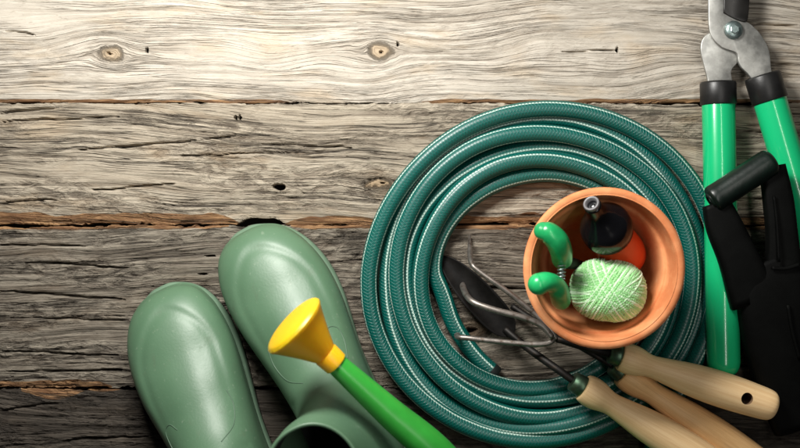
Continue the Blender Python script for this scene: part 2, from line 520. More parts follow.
tabletop = tag(empty('wooden_tabletop', (0, 0, 0)), 'weathered grey wooden boards laid side by side under all the tools', kind='structure')
def make_plank(y_top, y_bot, mat, seed, warp=1.0, knots=(), bulges=(), cracks=(), holes=(), notch=(), brown_bot=(), brown_top=(), fine=True, tilt=0.0, label=None, soft=0.0):
    """y_top, y_bot in mm downwards from the top of the picture; 1 mm = 1 px on the boards"""
    st = 1.25 if fine else 4.0
    xs = np.concatenate([np.arange(-300, -40, 6.0), np.arange(-40, 840, st), np.arange(840, 1100, 6.0)])
    n_in = int((y_bot - y_top) / st)
    edge = np.array([0.0, 0.6, 1.5, 3.0])
    vv = np.concatenate([edge, np.linspace(4.5, (y_bot - y_top) - 4.5, n_in), (y_bot - y_top) - edge[::-1]])
    Xg, Vg = np.meshgrid(xs, vv, indexing='ij')
    H = y_bot - y_top
    wt = (fb(xs / 60, xs * 0 + 3, seed + 100) - .5) * 2.4 + (fb(xs / 9, xs * 0 + 3, seed + 101) - .5) * .9
    wbm = (fb(xs / 60, xs * 0 + 8, seed + 102) - .5) * 2.4 + (fb(xs / 9, xs * 0 + 3, seed + 103) - .5) * .9
    for (nx, nw, nd) in notch:
        wbm = wbm - nd * np.clip(1 - ((xs - nx) / nw) ** 2, 0, 1) ** .6
    fr = Vg / H
    Yg = y_top + Vg + wt[:, None] * (1 - fr) + wbm[:, None] * fr
    d_top = Vg; d_bot = H - Vg
    # gentle cupping, worn arrises
    Z = -1.1 * np.exp(-d_top / 2.2) * 1.0 - 1.1 * np.exp(-d_bot / 2.2)
    Z += 1.2 * (fb(Xg / 220, Yg / 90, seed + 5, 2) - .5)
    # grain coordinate
    psi = Yg + 20 * warp * (fb(Xg / 300, Yg / 110, seed + 1, 2) - .5) + 9 * warp * (fb(Xg / 90, Yg / 42, seed + 2, 2) - .5) + tilt * (Xg - 400)
    knot = np.zeros_like(psi); hole = np.zeros_like(psi); soft_a = np.full_like(psi, soft)
    for (bx, by, sx, sy, A) in bulges:
        e = np.exp(-((Xg - bx) / sx) ** 2 - ((Yg - by) / sy) ** 2)
        psi -= A * (Yg - by) * e
        soft_a = np.maximum(soft_a, np.exp(-((Xg - bx) / (sx * .8)) ** 2 - ((Yg - by) / (sy * .7)) ** 2))
    for (kx, ky, R, sx) in knots:
        dx = (Xg - kx) / sx; dy = Yg - ky
        dx = dx + 7.0 * (fb(Xg / 12, Yg / 12, seed + 7) - .5); dy = dy + 6.0 * (fb(Xg / 12, Yg / 9, seed + 9) - .5)
        r2 = dx * dx + dy * dy
        psi -= R * R * 1.6 * dy / (r2 + R * R * .8)
        r = np.sqrt(r2)
        w_ = np.clip((R * 1.05 - r) / (R * .35), 0, 1); w_ = w_ * w_ * (3 - 2 * w_)
        psi = psi * (1 - w_) + (ky + 300 + r * 1.1) * w_
        knot = np.maximum(knot, np.clip((R * 1.15 - r) / (R * .5), 0, 1))
        hole = np.maximum(hole, np.clip((R * .22 - r) / (R * .2), 0, 1))
        hole = np.maximum(hole, .35 * np.exp(-((r - R * .98) / 1.1) ** 2) * (vnoise(Xg / 8, Yg / 8, seed + 19) > .55))
    for (hx, hy, rx, ry) in holes:
        r = np.sqrt(((Xg - hx) / rx) ** 2 + ((Yg - hy) / ry) ** 2) + .5 * (vnoise(Xg / 4, Yg / 3, seed + 33) - .5)
        hole = np.maximum(hole, np.clip((1.15 - r) / .4, 0, 1))
    for (x0, y0, x1, y1, wd) in cracks:
        t_ = np.clip((Xg - x0) / (x1 - x0), 0, 1)
        yc = y0 + (y1 - y0) * t_ + 3.0 * (fb(Xg / 22, Xg * 0, seed + int(x0), 3) - .5)
        ww = wd * .75 * (np.sin(PI * np.clip(t_, 0, 1)) ** .5) + .01
        c_ = np.exp(-((Yg - yc) / ww) ** 2) * ((Xg > x0) & (Xg < x1)) * (.55 + .45 * vnoise(Xg / 14, Yg * 0, seed + 40))
        hole = np.maximum(hole, c_ * .62)
    brown = np.zeros_like(psi)
    for which, lst in ((d_bot, brown_bot), (d_top, brown_top)):
        for (x0, x1, wd) in lst:
            lim = wd * (np.clip((Xg - x0) / 25, 0, 1) * np.clip((x1 - Xg) / 25, 0, 1)) ** .5 * (.6 + .8 * fb(Xg / 28, Xg * 0 + 2, seed + 60, 3))
            m = np.clip((lim - which) / 2.0 + .5, 0, 1) * (lim > .3)
            brown = np.maximum(brown, m)
            Z -= m * np.clip((lim - which), 0, 20) * .16
    nx_, nv = Xg.shape
    xw = (Xg - 400) / 1000; yw = (224 - Yg) / 1000; zw = Z / 1000
    top = np.stack([xw, yw, zw], -1)
    # sides: duplicate the edge rows downwards
    a = top[:, :1].copy(); a[..., 2] = -.024
    b = top[:, -1:].copy(); b[..., 2] = -.024
    G = np.concatenate([a, top, b], 1)
    pad = lambda q: np.concatenate([q[:, :1], q, q[:, -1:]], 1)
    me = bpy.data.meshes.new('plank')
    nr, ncv = G.shape[0], G.shape[1]
    idx = np.arange(nr * ncv).reshape(nr, ncv)
    q = np.stack([idx[:-1, :-1], idx[:-1, 1:], idx[1:, 1:], idx[1:, :-1]], -1).reshape(-1, 4)
    me.vertices.add(nr * ncv); me.vertices.foreach_set('co', G.reshape(-1).astype(np.float32))
    nf = len(q)
    me.loops.add(nf * 4); me.loops.foreach_set('vertex_index', q.reshape(-1).astype(np.int32))
    me.polygons.add(nf)
    me.polygons.foreach_set('loop_start', np.arange(0, nf * 4, 4, dtype=np.int32))
    me.polygons.foreach_set('use_smooth', [True] * nf)
    me.update(calc_edges=True)
    for nm, arr in (('psi', psi), ('xx', Xg), ('knot', knot), ('hole', hole), ('brown', brown), ('soft', soft_a)):
        at = me.attributes.new(nm, 'FLOAT', 'POINT')
        at.data.foreach_set('value', pad(arr).reshape(-1).astype(np.float32))
    me.materials.append(mat)
    o = bpy.data.objects.new('plank', me); COL.objects.link(o); o.parent = tabletop
    if label: o['label'] = label
    return o

WA = plank_material('pale', 3.0, (.52, .48, .415), (.35, .31, .252), (.20, .165, .13), .35, .95, (.13, .105, .08), .62, warp=1.5, disp=.0012, ringk=.5)
WB = plank_material('tan', 11.0, (.43, .38, .30), (.24, .198, .148), (.095, .075, .056), .9, 1.05)
WC = plank_material('grey', 23.0, (.31, .275, .22), (.085, .066, .049), (.018, .014, .010), 1.0, 1.2)
WD = plank_material('dark', 37.0, (.095, .08, .064), (.04, .033, .026), (.016, .013, .010), 1.0, 1.1)

make_plank(-240, -97, WB, 71, fine=False)
make_plank(-95, 102.0, WA, 5, warp=1.7, tilt=.02,
    knots=[(110, 54, 8, 1.6), (380, 51, 9, 1.3), (-90, 20, 14, 1.5), (905, -30, 14, 1.5)],
    bulges=[(245, 50, 95, 24, .75), (590, 50, 85, 42, .6), (40, 20, 70, 20, .4)],
    cracks=[(560, 52, 620, 50, .9), (2, 31, 36, 35, 1.3), (700, 20, 800, 26, 1.0), (760, 62, 830, 66, .9)],
    holes=[(147, 50, 1.3, 3.0), (617, 50, .8, 3.5), (398, 44, .7, 3.5)],
    brown_bot=[(-300, 290, 2.6), (420, 900, 2.8)], label='palest board, along the top, with two round knots')
make_plank(104.4, 223.5, WB, 17, tilt=-.03,
    knots=[(378, 184, 4, 4.0), (960, 150, 13, 1.6)],
    bulges=[(640, 160, 90, 25, .5), (215, 175, 60, 20, .4)],
    cracks=[(74, 151, 200, 140, 1.4), (200, 139, 236, 137, 1.1), (0, 113, 60, 108, 1.7), (0, 122, 120, 116, 1.2), (262, 144, 352, 147, 1.2), (170, 156, 300, 152, .9), (90, 190, 180, 184, 1.0), (0, 203, 60, 199, 1.4), (735, 130, 800, 134, 1.2)],
    holes=[(279, 187, 5.5, 3.6), (240, 118, 1.2, 2.5), (236, 118, 1.0, 2.2)],
    notch=[(262, 25, 6.5), (250, 9, 1.2), (276, 7, 1.0)],
    brown_bot=[(-300, 238, 10), (286, 380, 9), (440, 560, 9), (640, 900, 6)], label='tan grey board with a small nail hole and a brown lower edge')
make_plank(226.5, 386.5, WC, 29, tilt=.015,
    knots=[(470, 330, 12, 1.8)],
    bulges=[(500, 345, 50, 20, .4)],
    cracks=[(20, 262, 130, 268, 1.5), (0, 290, 126, 300, 1.6), (40, 318, 130, 320, 1.4), (0, 244, 90, 246, 1.4), (0, 350, 120, 356, 1.2), (0, 371, 130, 370, 1.2), (470, 285, 540, 290, 1.4)],
    holes=[(211, 256, 5, 1.0), (203, 274, 5, .9)],
    brown_bot=[(-20, 112, 6)], brown_top=[(-300, 230, 2.6), (290, 900, 2.6)], label='grey brown board crossing behind the boots and the pot')
make_plank(389.5, 545, WD, 41, tilt=-.02,
    knots=[(-60, 430, 16, 2.0), (760, 500, 15, 1.7)], brown_top=[(20, 85, 7), (86, 120, 3)], cracks=[(0, 410, 60, 402, 1.4), (60, 440, 150, 436, 1.5)],
    label='darkest board, along the bottom')
make_plank(548, 700, WB, 83, fine=False)

g = 1.6
ground = mesh_obj('ground', [(-g, -g, -.026), (g, -g, -.026), (g, g, -.026), (-g, g, -.026)], [(0, 1, 2, 3)], M['under'])
tag(ground, 'dark ground under the gaps of the boards', kind='structure')

# ------------------------------------------------------------------ rubber boots
def build_boot(loc, rz, label, mirror=1, lean=-27):
    root = empty('rubber_boot', loc, label, 'boot', 'green rubber boots', rz=0)
    # T(s,z) front/top point, B(s,z) sole/back point, full width; s = mm back from the toe tip
    sec = [(0.0, 22, 0.0, 18, 10), (1.2, 29, 1.2, 12, 27), (5, 36, 4, 7, 47), (13, 44, 11, 4.5, 68), (26, 52, 24, 3, 85), (45, 60, 42, 3, 98),
           (68, 68, 66, 3, 104), (95, 80, 92, 3, 102), (120, 90, 118, 3, 95), (143, 103, 146, 4, 87), (160, 119, 178, 5, 81), (171, 137, 214, 6, 78),
           (177, 154, 250, 9, 76), (180, 166, 276, 26, 76), (181, 177, 285, 60, 76), (181.5, 188, 281, 100, 76), (182, 198, 274, 140, 76), (183, 207, 269, 175, 76), (184, 214, 266, 200, 76), (184, 218, 265, 217, 76)]
    S = catmull(sec, 8)
    seg = 96
    V = []; F = []
    for row in S:
        ts, tz, bs, bz, wd = row
        c = np.array(((ts + bs) / 2, (tz + bz) / 2)); h = np.array(((ts - bs) / 2, (tz - bz) / 2))
        low = max(0.0, min(1.0, (150 - bs) / 60.0)) if bz < 20 else 0
        for k in range(seg):
            a = 2 * PI * k / seg
            ca, sa = math.cos(a), math.sin(a)
            e_t = .80
            if ca < 0:
                eb = .50 if bz < 12 else .50 + .3 * min(1, (bz - 12) / 30)
                uu = -abs(ca) ** eb; ll = math.copysign(abs(sa) ** .72, sa)
            else:
                # rounded shoulder of the vamp, fullest just above the welt
                uu = abs(ca) ** (1.0); ll = math.copysign(abs(sa) ** .90, sa)
            # widest point sits low
            p = c + h * uu
            lat = wd / 2 * ll
            if low: lat *= 1.0 + .0 * low
            V.append([p[0], lat, p[1]])
    V = np.array(V)
    # asymmetric last: the toe swings to the inner side a little
    sidx = V[:, 0]
    V[:, 1] += mirror * 7 * np.clip((110 - sidx) / 110, 0, 1) ** 1.6
    # raised toe bumper band round the edge, vamp ridge and instep dent
    zz = V[:, 2]; cy = mirror * 7 * np.clip((110 - sidx) / 110, 0, 1) ** 1.6
    dirx = sidx - 55; diry = V[:, 1] - cy
    r = np.sqrt(np.minimum(dirx, 0) ** 2 + diry ** 2) + 1e-6
    def sm(a, b, x):
        t = np.clip((x - a) / (b - a), 0, 1); return t * t * (3 - 2 * t)
    W = np.interp(sidx, [0, 1.2, 5, 13, 26, 45, 68, 95, 120, 143, 170, 300], [10, 27, 47, 68, 85, 98, 104, 102, 95, 87, 80, 76]) / 2
    q = np.sqrt((np.clip(72 - sidx, 0, 80) / 72) ** 2 + (diry / W) ** 2)
    hi = sm(20, 30, zz) * (1 - sm(95, 150, sidx))
    V[:, 2] += hi * (.9 * sm(.66, .84, q) - 1.0 * np.exp(-((q - .72) / .08) ** 2))
    # shallow flats either side of the vamp ridge
    V[:, 2] -= 1.0 * sm(30, 70, sidx) * (1 - sm(110, 150, sidx)) * np.exp(-((np.abs(diry) - 26) / 11) ** 2) * (zz > 45)
    # second moulded step at the welt
    m2 = (1 - sm(14, 17, zz)) * (1 - sm(235, 262, sidx)) * sm(-1, 2, zz)
    V[:, 0] += m2 * 1.5 * np.minimum(dirx, 0) / r
    V[:, 1] += m2 * 1.5 * diry / r
    # soft folds where the shaft leaves the foot
    fold = 2.4 * np.exp(-((V[:, 0] - 168) / 7) ** 2) * (zz > 95) * (np.abs(diry) < 36)
    V[:, 2] -= fold
    V[:, 1] += lean * sm(85, 218, zz)
    V[:, 0] -= 11 * sm(90, 200, zz)
    V /= 1000
    n = len(S)
    for i in range(n - 1):
        for k in range(seg):
            F.append((i * seg + k, i * seg + (k + 1) % seg, (i + 1) * seg + (k + 1) % seg, (i + 1) * seg + k))
    F.append(tuple(range(seg)))
    # rolled rim and inner wall
    last = (n - 1) * seg
    ring = V[last:last + seg]; cen = ring.mean(0)
    allV = [tuple(v) for v in V]
    prof = [(.8, .6), (1.4, 1.8), (.9, 3.0), (-0.3, 3.6), (-1.6, 3.0), (-2.2, 1.8), (-2.4, -1), (-4, -20), (-6, -60), (-8, -120)]
    prev = last; fm = [0] * len(F)
    for j, (dr, dz) in enumerate(prof):
        st_ = len(allV)
        for k in range(seg):
            d = ring[k] - cen; d[2] = 0; L = np.linalg.norm(d)
            q = ring[k] + d / L * dr / 1000; q = q + np.array((0, 0, dz / 1000))
            allV.append(tuple(q))
        for k in range(seg):
            F.append((prev + k, prev + (k + 1) % seg, st_ + (k + 1) % seg, st_ + k))
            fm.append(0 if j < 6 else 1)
        prev = st_
    F.append(tuple(prev + k for k in range(seg))); fm.append(1)
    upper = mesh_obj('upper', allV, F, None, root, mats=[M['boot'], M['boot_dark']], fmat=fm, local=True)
    fix_normals(upper)
    # outsole
    V2 = []; F2 = []
    lv = [(0.0, 1.0), (.006, 1.0), (.0095, .985), (.0125, .95)]
    out = []
    for i in range(-40, 41):
        pass
    # outline of the sole in plan
    pl = []
    for (s_, wd) in [(-4, 0), (-3.4, 18), (0, 36), (7, 60), (20, 84), (40, 101), (66, 109), (95, 105), (125, 94), (155, 82), (190, 76), (225, 76), (255, 74), (275, 60), (285, 36), (288, 0)]:
        pl.append((s_, wd))
    left = [(s_, wd / 2) for s_, wd in pl]; right = [(s_, -wd / 2) for s_, wd in pl[1:-1]][::-1]
    loop = catmull([(a, b) for a, b in left + right + [left[0]]], 5)[:-1]
    nn = len(loop)
    for (z, k_) in lv:
        for (a, b) in loop:
            cyy = mirror * 7 * max(0, min(1, (110 - a) / 110)) ** 1.6
            V2.append(((a - 140) / 1000 * k_ + .140, (b * k_ + cyy) / 1000, z + .0003))
    for i in range(len(lv) - 1):
        for k in range(nn): F2.append((i * nn + k, i * nn + (k + 1) % nn, (i + 1) * nn + (k + 1) % nn, (i + 1) * nn + k))
    F2.append(tuple(range(nn))); F2.append(tuple((len(lv) - 1) * nn + k for k in range(nn)))
    so = mesh_obj('outsole', V2, F2, M['sole'], root, local=True); fix_normals(so)
    # moulded seam lines, laid on the surface
    bvh = BVHTree.FromPolygons([Vector(v) for v in allV], [f for f in F if len(f) == 4])
    def seam(pts, r=.0007):
        path = []
        for (s_, l_) in catmull(pts, 10):
            hit = bvh.ray_cast(Vector((s_ / 1000, l_ / 1000, .6)), Vector((0, 0, -1)))
            if hit[0] is not None: path.append(hit[0] + hit[1] * .0001)
        if len(path) > 3: tube('seam', path, r, M['boot_seam'], root, seg=8)
    m_ = mirror
    seam_off = origin_of(root)
    for (pts) in ([(112, 33), (128, 34), (144, 28), (152, 14)],
                  [(126, -22), (119, -28), (124, -35), (138, -35), (152, -31)]):
        path = []
        for (s_, l_) in catmull(pts, 10):
            hit = bvh.ray_cast(Vector((s_ / 1000, l_ * m_ / 1000, .6)), Vector((0, 0, -1)))
            if hit[0] is not None: path.append(hit[0] + seam_off)
        if len(path) > 3: tube('seam', path, .0005, M['boot_seam'], root, seg=8)
    root.rotation_euler = (0, 0, rz)
    return root
ax = math.atan2(-0.895, 0.445)
pR = P(249, 229, .03); pL = P(152, 294, .03)
build_boot((pR.x, pR.y, .0025), math.atan2(-.88, .47), 'right green rubber boot, nearer the hose, with the watering can spout reaching over it', mirror=-1)
build_boot((pL.x, pL.y, .0025), math.atan2(-.90, .435), 'left green rubber boot, furthest from the hose, its toe on the grey board', mirror=1)

# ------------------------------------------------------------------ garden hose
def build_hose():
    R = .0084
    cx, cy = (544.5 - 400) / 1015, (224 - 277.5) / 1015
    root = empty('garden_hose', (cx, cy, 0), 'dark green braided garden hose with white stripes, coiled round the flower pot', 'garden hose')
    radii = [.0985, .1125, .1270, .1425, .1560, .1635, .1685]
    lay = [0, 1, 0, 1, 0, 1, 0]
    radii = [.1055, .1180, .1305, .1430, .1555, .1672]
    high = [0, 1, 0, 1, 0, 1]
    th0 = math.radians(188)            # joins the ring on the left, runs clockwise
    N = 96
    total = 6.0
    pts = []
    def rr(L):      # L in turns
        k = int(L); f = L - k
        k0 = min(k, 5); k1 = min(k + 1, 5)
        t = max(0, min(1, (f - .62) / .30)); t = t * t * (3 - 2 * t)
        return radii[k0] * (1 - t) + radii[k1] * t, high[k0] * (1 - t) + high[k1] * t
    nL = int(5.62 * N)
    for i in range(nL):
        L = i / N
        th = th0 - 2 * PI * L
        r, h = rr(L)
        if L < .5: r -= .004 * (1 - L / .5) * 0
        wob = .0020 * math.sin(2 * th + 1.1 * L + .5) + .0015 * math.sin(3 * th + 2.1 * L) + .0007 * math.sin(5 * th + 3.3 * L)
        r += wob
        z = R + .0005 + h * .0112 + .0012 * math.sin(3 * th + L * 5)
        pts.append([cx + r * math.cos(th) * 1.035, cy + r * math.sin(th) * 1.0, z])
    # free inner end: a nearly straight chord, tucked against the coil
    a = P(495, 374, R); b = P(474, 354, R); c = P(454, 325, R + .0005); d = P(443, 294, R + .0005)
    head = catmull([tuple(a), tuple(b), tuple(c), tuple(d), tuple(pts[3])], 8)[:-1]
    # outer end: leaves on the tangent and runs out of the frame
    e = np.array(pts[-1]); tt = np.array(pts[-1]) - np.array(pts[-2]); tt /= np.linalg.norm(tt)
    tail = catmull([tuple(e), tuple(e + tt * .05 + np.array((0, 0, -.003))), tuple(e + tt * .12 + np.array((.0, -.02, -.008))), tuple(e + tt * .2 + np.array((.01, -.06, -.012)))], 8)[1:]
    allp = [list(p) for p in head] + pts[3:] + [list(p) for p in tail]
    # resting: push strands apart in height where they touch
    A = np.array(allp)
    # smooth
    for _ in range(6):
        A[1:-1] = A[1:-1] * .5 + (A[:-2] + A[2:]) * .25
    tube('hose_tube', [tuple(p) for p in A], R, M['hose'], root, seg=24, caps=True, twist=1.1)
    d0 = A[0] - A[3]; d0 /= np.linalg.norm(d0)
    lathe('hose_end', [(-.006, R * 1.03), (.0012, R * 1.03), (.0016, R * .9), (.0016, R * .62), (-.005, R * .55)], A[0], d0, M['hose_cut'], root, seg=24, close=False)
    return root
build_hose()

# ------------------------------------------------------------------ terracotta pot
pot_c = P(604, 268, .13)
def build_pot():
    root = empty('flower_pot', (pot_c.x, pot_c.y, 0), 'terracotta flower pot standing inside the coiled hose', 'flower pot')
    Rr = .0728
    prof = [(.0, .020), (0, .036), (.001, .0385), (.100, .0620), (.1005, .0655), (.102, .0672), (.126, Rr - .0006), (.1285, Rr - .0002), (.1300, Rr - .0016),
            (.1306, Rr - .004), (.1300, Rr - .0064), (.1280, Rr - .0076), (.104, Rr - .0105), (.100, .0585), (.075, .0525), (.045, .0450), (.018, .0380), (.0105, .034), (.010, .010)]
    prof2 = catmull(prof, 4)
    o = lathe('body', [(float(a), float(b)) for a, b in prof2], (pot_c.x, pot_c.y, .0015), (0, 0, 1), M['pot'], root, seg=96, close=True)
    return root
build_pot()

# ------------------------------------------------------------------ ball of twine
def build_twine():
    c = P(608, 290, .097)
    root = empty('twine_ball', c, 'ball of pale green twine inside the terracotta pot', 'twine')
    ang = math.radians(-6)
    a, b, h = .0335, .0275, .0275
    ex = Vector((math.cos(ang), math.sin(ang), 0)); ey = Vector((-math.sin(ang), math.cos(ang), 0)); ez = Vector((0, 0, 1))
    def surf(d, k=1.0):
        x, y, z = d.dot(ex) / a, d.dot(ey) / b, d.dot(ez) / h
        n = 2.35
        q = (abs(x) ** n + abs(y) ** n + abs(z) ** n) ** (1 / n)
        return c + d / q * k
    # core
    V = []; F = []; nu, nv = 40, 20
    for j in range(nv + 1):
        ph = PI * j / nv
        for i in range(nu):
            th = 2 * PI * i / nu
            V.append(surf(Vector((math.sin(ph) * math.cos(th), math.sin(ph) * math.sin(th), math.cos(ph) + 1e-6)).normalized(), .965))
    for j in range(nv):
        for i in range(nu): F.append((j * nu + i, j * nu + (i + 1) % nu, (j + 1) * nu + (i + 1) % nu, (j + 1) * nu + i))
    fix_normals(mesh_obj('core', V, F, M['twine_core'], root))
    AV = []; AF = []; AU = []
    r = random.Random(3)
    wraps = []
    for bnd in range(26):
        az = math.radians([-40, 28, -30, 60, -48, 18, -20][bnd % 7] + r.uniform(-9, 9))
        ti = r.uniform(-.5, .5)
        o0 = r.uniform(-.85, .25)
        for j in range(9): wraps.append((az + r.gauss(0, .012), ti + r.gauss(0, .012), o0 + j * .078 + r.gauss(0, .006), .968 + bnd * .0030))
    for i, (base_az, tilt, off, k) in enumerate(wraps):
        nrm = (Vector((math.sin(base_az), math.cos(base_az), 0)) * math.cos(tilt) + Vector((0, 0, 1)) * math.sin(tilt)).normalized()
        off = max(-.93, min(.93, off))
        t1 = nrm.orthogonal().normalized(); t2 = nrm.cross(t1)
        rad = math.sqrt(1 - off * off)
        seg = 56
        loop = [surf((nrm * off + (t1 * math.cos(2 * PI * s / seg) + t2 * math.sin(2 * PI * s / seg)) * rad).normalized(), k) for s in range(seg + 1)]
        n0 = len(AV)
        rr_ = .00095 + .0002 * r.random()
        L = 0
        for s, p in enumerate(loop):
            t = (loop[(s + 1) % seg] - loop[s - 1 if s else seg - 1]).normalized()
            o_ = (p - c).normalized(); sd = t.cross(o_).normalized(); o_ = sd.cross(t)
            if s: L += (p - loop[s - 1]).length
            for q in range(5):
                aa = 2 * PI * q / 5
                AV.append(p + (o_ * math.cos(aa) + sd * math.sin(aa)) * rr_); AU.append((L + i * .37, i * .618 % 1))
        for s in range(seg):
            for q in range(5):
                AF.append((n0 + s * 5 + q, n0 + s * 5 + (q + 1) % 5, n0 + (s + 1) * 5 + (q + 1) % 5, n0 + (s + 1) * 5 + q))
    o = mesh_obj('strands', AV, AF, M['twine'], root, uvs=AU)
    fix_normals(o)
    o['kind'] = 'stuff'
    return root
build_twine()

# ------------------------------------------------------------------ black and orange nozzle in the pot
def build_nozzle():
    tip = P(591, 203, .150); mid = P(605, 226, .118); low = P(624, 257, .070)
    root = empty('spray_nozzle', low, 'glossy black and orange spray nozzle leaning in the pot behind the twine', 'nozzle')
    ax_ = (tip - low).normalized(); L = (tip - low).length
    dm = (mid - low).dot(ax_)
    lathe('orange_body', [(-.004, .016), (0, .0215), (.010, .0225), (.030, .0205), (dm - .004, .0165), (dm, .015)], low, ax_, M['orange'], root)
    prof = catmull([(dm - .019, .0165), (dm - .0175, .0212), (dm - .008, .0240), (dm + .003, .0228), (dm + .012, .0168), (dm + .019, .0118), (dm + .026, .0088), (L - .004, .0078)], 6)
    b = lathe('black_head', [(float(x), float(y)) for x, y in prof], low, ax_, M['gloss_black'], root)
    r_ = lathe('ring', [(L - .006, .0068), (L - .001, .0074), (L, .0071), (L + .0003, .0062), (L - .0005, .0050), (L - .012, .0040)], low, ax_, M['grey_ring'], root, close=False)
    lathe('bore', [(L - .011, .0044), (L - .0105, .0044)], low, ax_, M['gloss_black'], root)
    return root
build_nozzle()

# ------------------------------------------------------------------ green-handled snips in the pot
def build_snips():
    root = empty('hand_pruner', P(556, 268, .10), 'small hand pruner with two green grips sticking up at the pot rim', 'pruner')
    def grip(pts, rads):
        path = catmull([tuple(P(*p)) + (r,) for p, r in zip(pts, rads)], 8)
        return tube('grip', [tuple(p[:3]) for p in path], [float(p[3]) for p in path], M['snip'], root, seg=24, round_caps=True)
    grip([(543, 231, .150), (549, 233, .151), (557, 241, .147), (561, 251, .138), (562, 259, .126)], [.0082, .0096, .0104, .0100, .0094])
    grip([(539, 284, .150), (546, 282, .149), (554, 284, .143), (559, 291, .134), (561, 300, .116)], [.0100, .0090, .0084, .0092, .0090])
    # spring
    a = P(562, 261, .132); b = P(561, 279, .136)
    pts = []
    for i in range(61):
        t = i / 60; c = a.lerp(b, t); an = 2 * PI * 5 * t
        pts.append((c.x + .0034 * math.cos(an), c.y, c.z + .0034 * math.sin(an)))
    tube('spring', pts, .0007, M['bolt'], root, seg=8)
    # dark shanks and blades going down into the pot
    for (q0, q1) in (((562, 262, .126), (590, 266, .045)), ((561, 298, .118), (588, 280, .045))):
        p0, p1 = P(*q0), P(*q1)
        tube('blade', [tuple(p0), tuple(p0.lerp(p1, .5)), tuple(p1)], [.0062, .005, .0012], M['iron'], root, seg=12, flat=.45)
    return root
build_snips()

# ------------------------------------------------------------------ hand tools with wooden handles
def wooden_handle(root, start, direction, length, mat, k=1.0, hole=None, name='handle'):
    d = Vector(direction).normalized()
    pr = [(0, .0105), (.0012, .0128), (.008, .0142), (.017, .0138), (.028, .0112), (.036, .0106), (.050, .0122), (.075, .0152), (.100, .0166), (.125, .0165), (.145, .0156), (.157, .0148), (.163, .0132), (.166, .0098), (.1665, .004)]
    s = length / .1665
    prof = [(float(a) * s, float(b) * k) for a, b in catmull(pr, 5)]
    o = lathe(name, prof, start, d, mat, root, seg=48)
    if hole:
        hp = Vector(start) + d * hole
        c = lathe('cutter', [(-.05, .0058), (.05, .0058)], hp, (0, 0, 1), M['bore'], None, seg=28)
        # cutter is in world coordinates; the handle's root is a translation only
        c.location = -origin_of(root)
        c.parent = root
        c.matrix_parent_inverse = Matrix.Identity(4)
        bpy.context.view_layer.update()
        c.location = (0, 0, 0); c.parent = None
        bpy.context.view_layer.update()
        o.data.materials.append(M['bore'])
        md = o.modifiers.new('b', 'BOOLEAN'); md.operation = 'DIFFERENCE'; md.solver = 'EXACT'; md.object = c
        bpy.context.view_layer.update()
        dg = bpy.context.evaluated_depsgraph_get()
        me = bpy.data.meshes.new_from_object(o.evaluated_get(dg))
        o.modifiers.clear(); o.data = me
        bpy.data.objects.remove(c)
        sharp(o, 50)
    return o

def build_cultivator():
    s = P(620, 356, .058); e = P(775, 407, .046)
    root = empty('hand_cultivator', P(550, 335, 0), 'three-pronged hand cultivator, pale handle with a hole in its end, uppermost of the tools', 'hand cultivator')
    d = (e - s).normalized()
    wooden_handle(root, s, d, (e - s).length, M['beech'], 1.03, hole=(P(743, 407, .05) - s).length - .0035)
    lathe('ferrule', [(-.0105, .0078), (-.0100, .0098), (-.002, .0106), (.002, .0106)], s, d, M['ferrule'], root, seg=32)
    hub = P(551, 337, .049)
    tube('shank', [tuple(s - d * .004), tuple(P(585, 347, .056)), tuple(P(565, 341, .052)), tuple(hub)], [.0042, .0040, .0036, .0034], M['iron'], root, seg=16)
    # three tines
    def tine(pts, r0=.0026):
        path = catmull([tuple(P(*p)) for p in pts], 8)
        n = len(path); rad = [r0 * (1.0 if i < n - 8 else 1.0 - .6 * (i - n + 8) / 8) for i in range(n)]
        tube('tine', [tuple(p) for p in path], rad, M['tine'], root, seg=14)
    tine([(556, 339, .052), (551, 330, .053), (540, 318, .053), (508, 292, .052), (480, 272, .050), (472, 264, .046), (470, 254, .030), (469.5, 236, .0035)])
    tine([(552, 337, .056), (541, 325, .058), (522, 317, .059), (495, 310, .059), (475, 303, .055), (467, 296, .044), (463, 287, .022), (463, 283, .0035)], .0031)
    tine([(556, 337, .051), (548, 343, .053), (530, 344, .054), (495, 341, .054), (468, 338, .053), (458, 337, .048), (457, 335, .030), (460, 334, .0035)])
    0 and lathe('collar', [(-.007, .0050), (-.004, .0062), (.004, .0062), (.007, .0048)], hub + Vector((.001, 0, .001)), d, M['iron'], root, seg=20)
    return root
build_cultivator()

